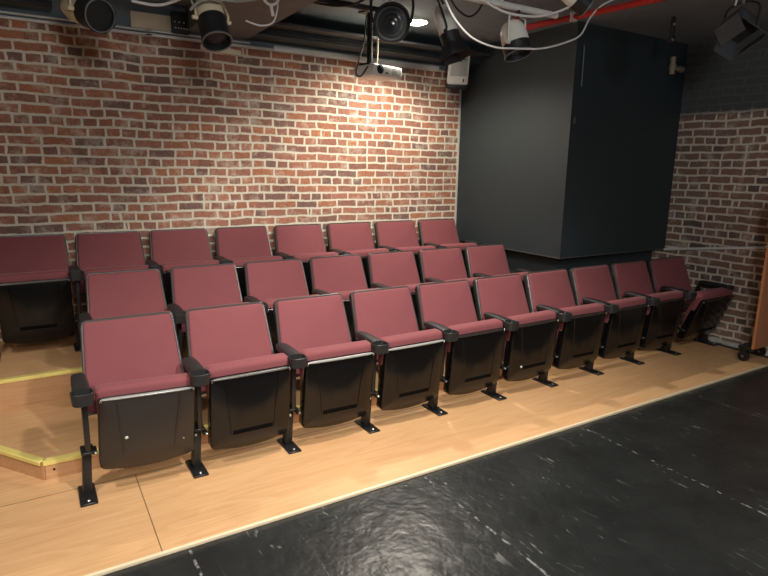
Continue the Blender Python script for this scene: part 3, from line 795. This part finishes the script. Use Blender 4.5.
for x in (-2.4, -.9, .15):
    b = BM(); bx(b, x, x+.02, 4.92, 4.94, 2.735, ZC); finish('hanger', b, 'can', o)

# ------------------------------------------------------------------ right-hand bits
bm = BM(); tube(bm, [(XR-.022, 3.62, .848), (XR-.022, 2.60, .992), (XR-.022, 1.2, 1.19)], .0135, 10, 1)
o = finish('wall_conduit', bm, 'cabw'); tag(o, 'thin white conduit running along the brown brick wall', 'conduit')
for t in (.02, .30, .75):
    y = 3.62-2.42*t; z = .848+.342*t; bm = BM(); box(bm, (XR-.012, y, z), (.024, .02, .03), None, .003, 1)
    finish('wall_clip', bm, 'cabw', o)
o = empty('rolling_panel', (5.30, 2.50, 0), 'orange-brown wooden panel on black casters at the right edge', 'rolling panel')
bm = BM(); bx(bm, 5.245-5.30, 5.665-5.30, 2.415-2.5, 2.440-2.5, .145, 1.45, .003); finish('board', bm, 'orange', o)
bm = BM(); bx(bm, -.03, .36, -.055, .06, .125, .148, .002); finish('foot_frame', bm, 'iron', o)
for cx_ in (.02, .30):
    bm = BM(); tube(bm, [(cx_-.013, .025, .048), (cx_+.013, .025, .048)], .047, 20, 1); w = finish('caster_wheel', bm, 'rubber', o)
    bm = BM(); bx(bm, cx_-.022, cx_-.016, .0, .06, .04, .115, .001); bx(bm, cx_+.016, cx_+.022, .0, .06, .04, .115, .001); bx(bm, cx_-.03, cx_+.03, -.005, .062, .112, .126, .002); finish('fork', bm, 'iron', w)
    bm = BM(); tube(bm, [(cx_-.026, .025, .048), (cx_+.026, .025, .048)], .010, 10, 1); finish('axle', bm, 'bolt', w)

# ------------------------------------------------------------------ lights
def spot(name, loc, target, power, size=110, blend=.6, col=(1, .90, .76), rad=.05):
    l = bpy.data.lights.new(name, 'SPOT'); l.energy = power; l.spot_size = R(size); l.spot_blend = blend
    l.color = col; l.shadow_soft_size = rad
    o = bpy.data.objects.new(name, l); COL.objects.link(o); o.location = loc
    o.rotation_euler = (Vector(target)-Vector(loc)).to_track_quat('-Z', 'Y').to_euler()
    return o
WARM = (1, .94, .85)
spot('downlight_lamp', (2.98, 4.40, 2.825), (2.98, 4.42, 0), 145, 150, .6, (1, .92, .78), .06)
spot('unseen_lamp', (1.2, .3, 2.84), (1.8, 2.1, 0), 370, 98, .75, WARM, .08)
spot('unseen_lamp', (-.9, 1.7, 2.84), (-.3, 2.6, 0), 190, 94, .7, WARM, .07)
spot('unseen_lamp', (1.8, 2.25, 2.84), (2.0, 3.8, .3), 220, 98, .7, WARM, .06)  # added with no known source, brightens the middle and top rows
def point_fill(name, loc, power, rad, col):
    l = bpy.data.lights.new(name, 'POINT'); l.energy = power; l.shadow_soft_size = rad; l.color = col
    o = bpy.data.objects.new(name, l); COL.objects.link(o); o.location = loc
point_fill('fill_light', (.3, -1.0, 2.45), 170, .3, (1, .98, .95))  # added unseen fill behind the camera, lifts the overhead fixtures
point_fill('fill_light', (3.4, -1.6, 2.45), 40, .3, (.93, .97, 1))  # added weak unseen fill for the right-hand side

w = bpy.data.worlds.new('World'); SC.world = w; w.use_nodes = True
w.node_tree.nodes['Background'].inputs[0].default_value = (.5, .55, .6, 1); w.node_tree.nodes['Background'].inputs[1].default_value = .02

# ------------------------------------------------------------------ camera (world: x along the rows, y towards the back wall)
f, yaw, pitch, roll, H = 577.0, .5490019, -.2048112, .0160745, 1.6374
fw = Vector((math.sin(yaw)*math.cos(pitch), math.cos(yaw)*math.cos(pitch), math.sin(pitch)))
rt = Vector((math.cos(yaw), -math.sin(yaw), 0)); up = rt.cross(fw)
c_, s_ = math.cos(roll), math.sin(roll)
r2 = c_*rt+s_*up; u2 = -s_*rt+c_*up
cam = bpy.data.cameras.new('Camera'); cam.sensor_width = 36; cam.lens = 36*f/768; cam.clip_start = .02
co = bpy.data.objects.new('Camera', cam); COL.objects.link(co)
mw = Matrix((r2, u2, -fw)).transposed().to_4x4(); mw.translation = (0, 0, H)
co.matrix_world = mw
SC.camera = co
SC.view_settings.view_transform = 'Standard'; SC.view_settings.look = 'None'
SC.view_settings.exposure = 0; SC.view_settings.gamma = 1; SC.view_settings.use_curve_mapping = False
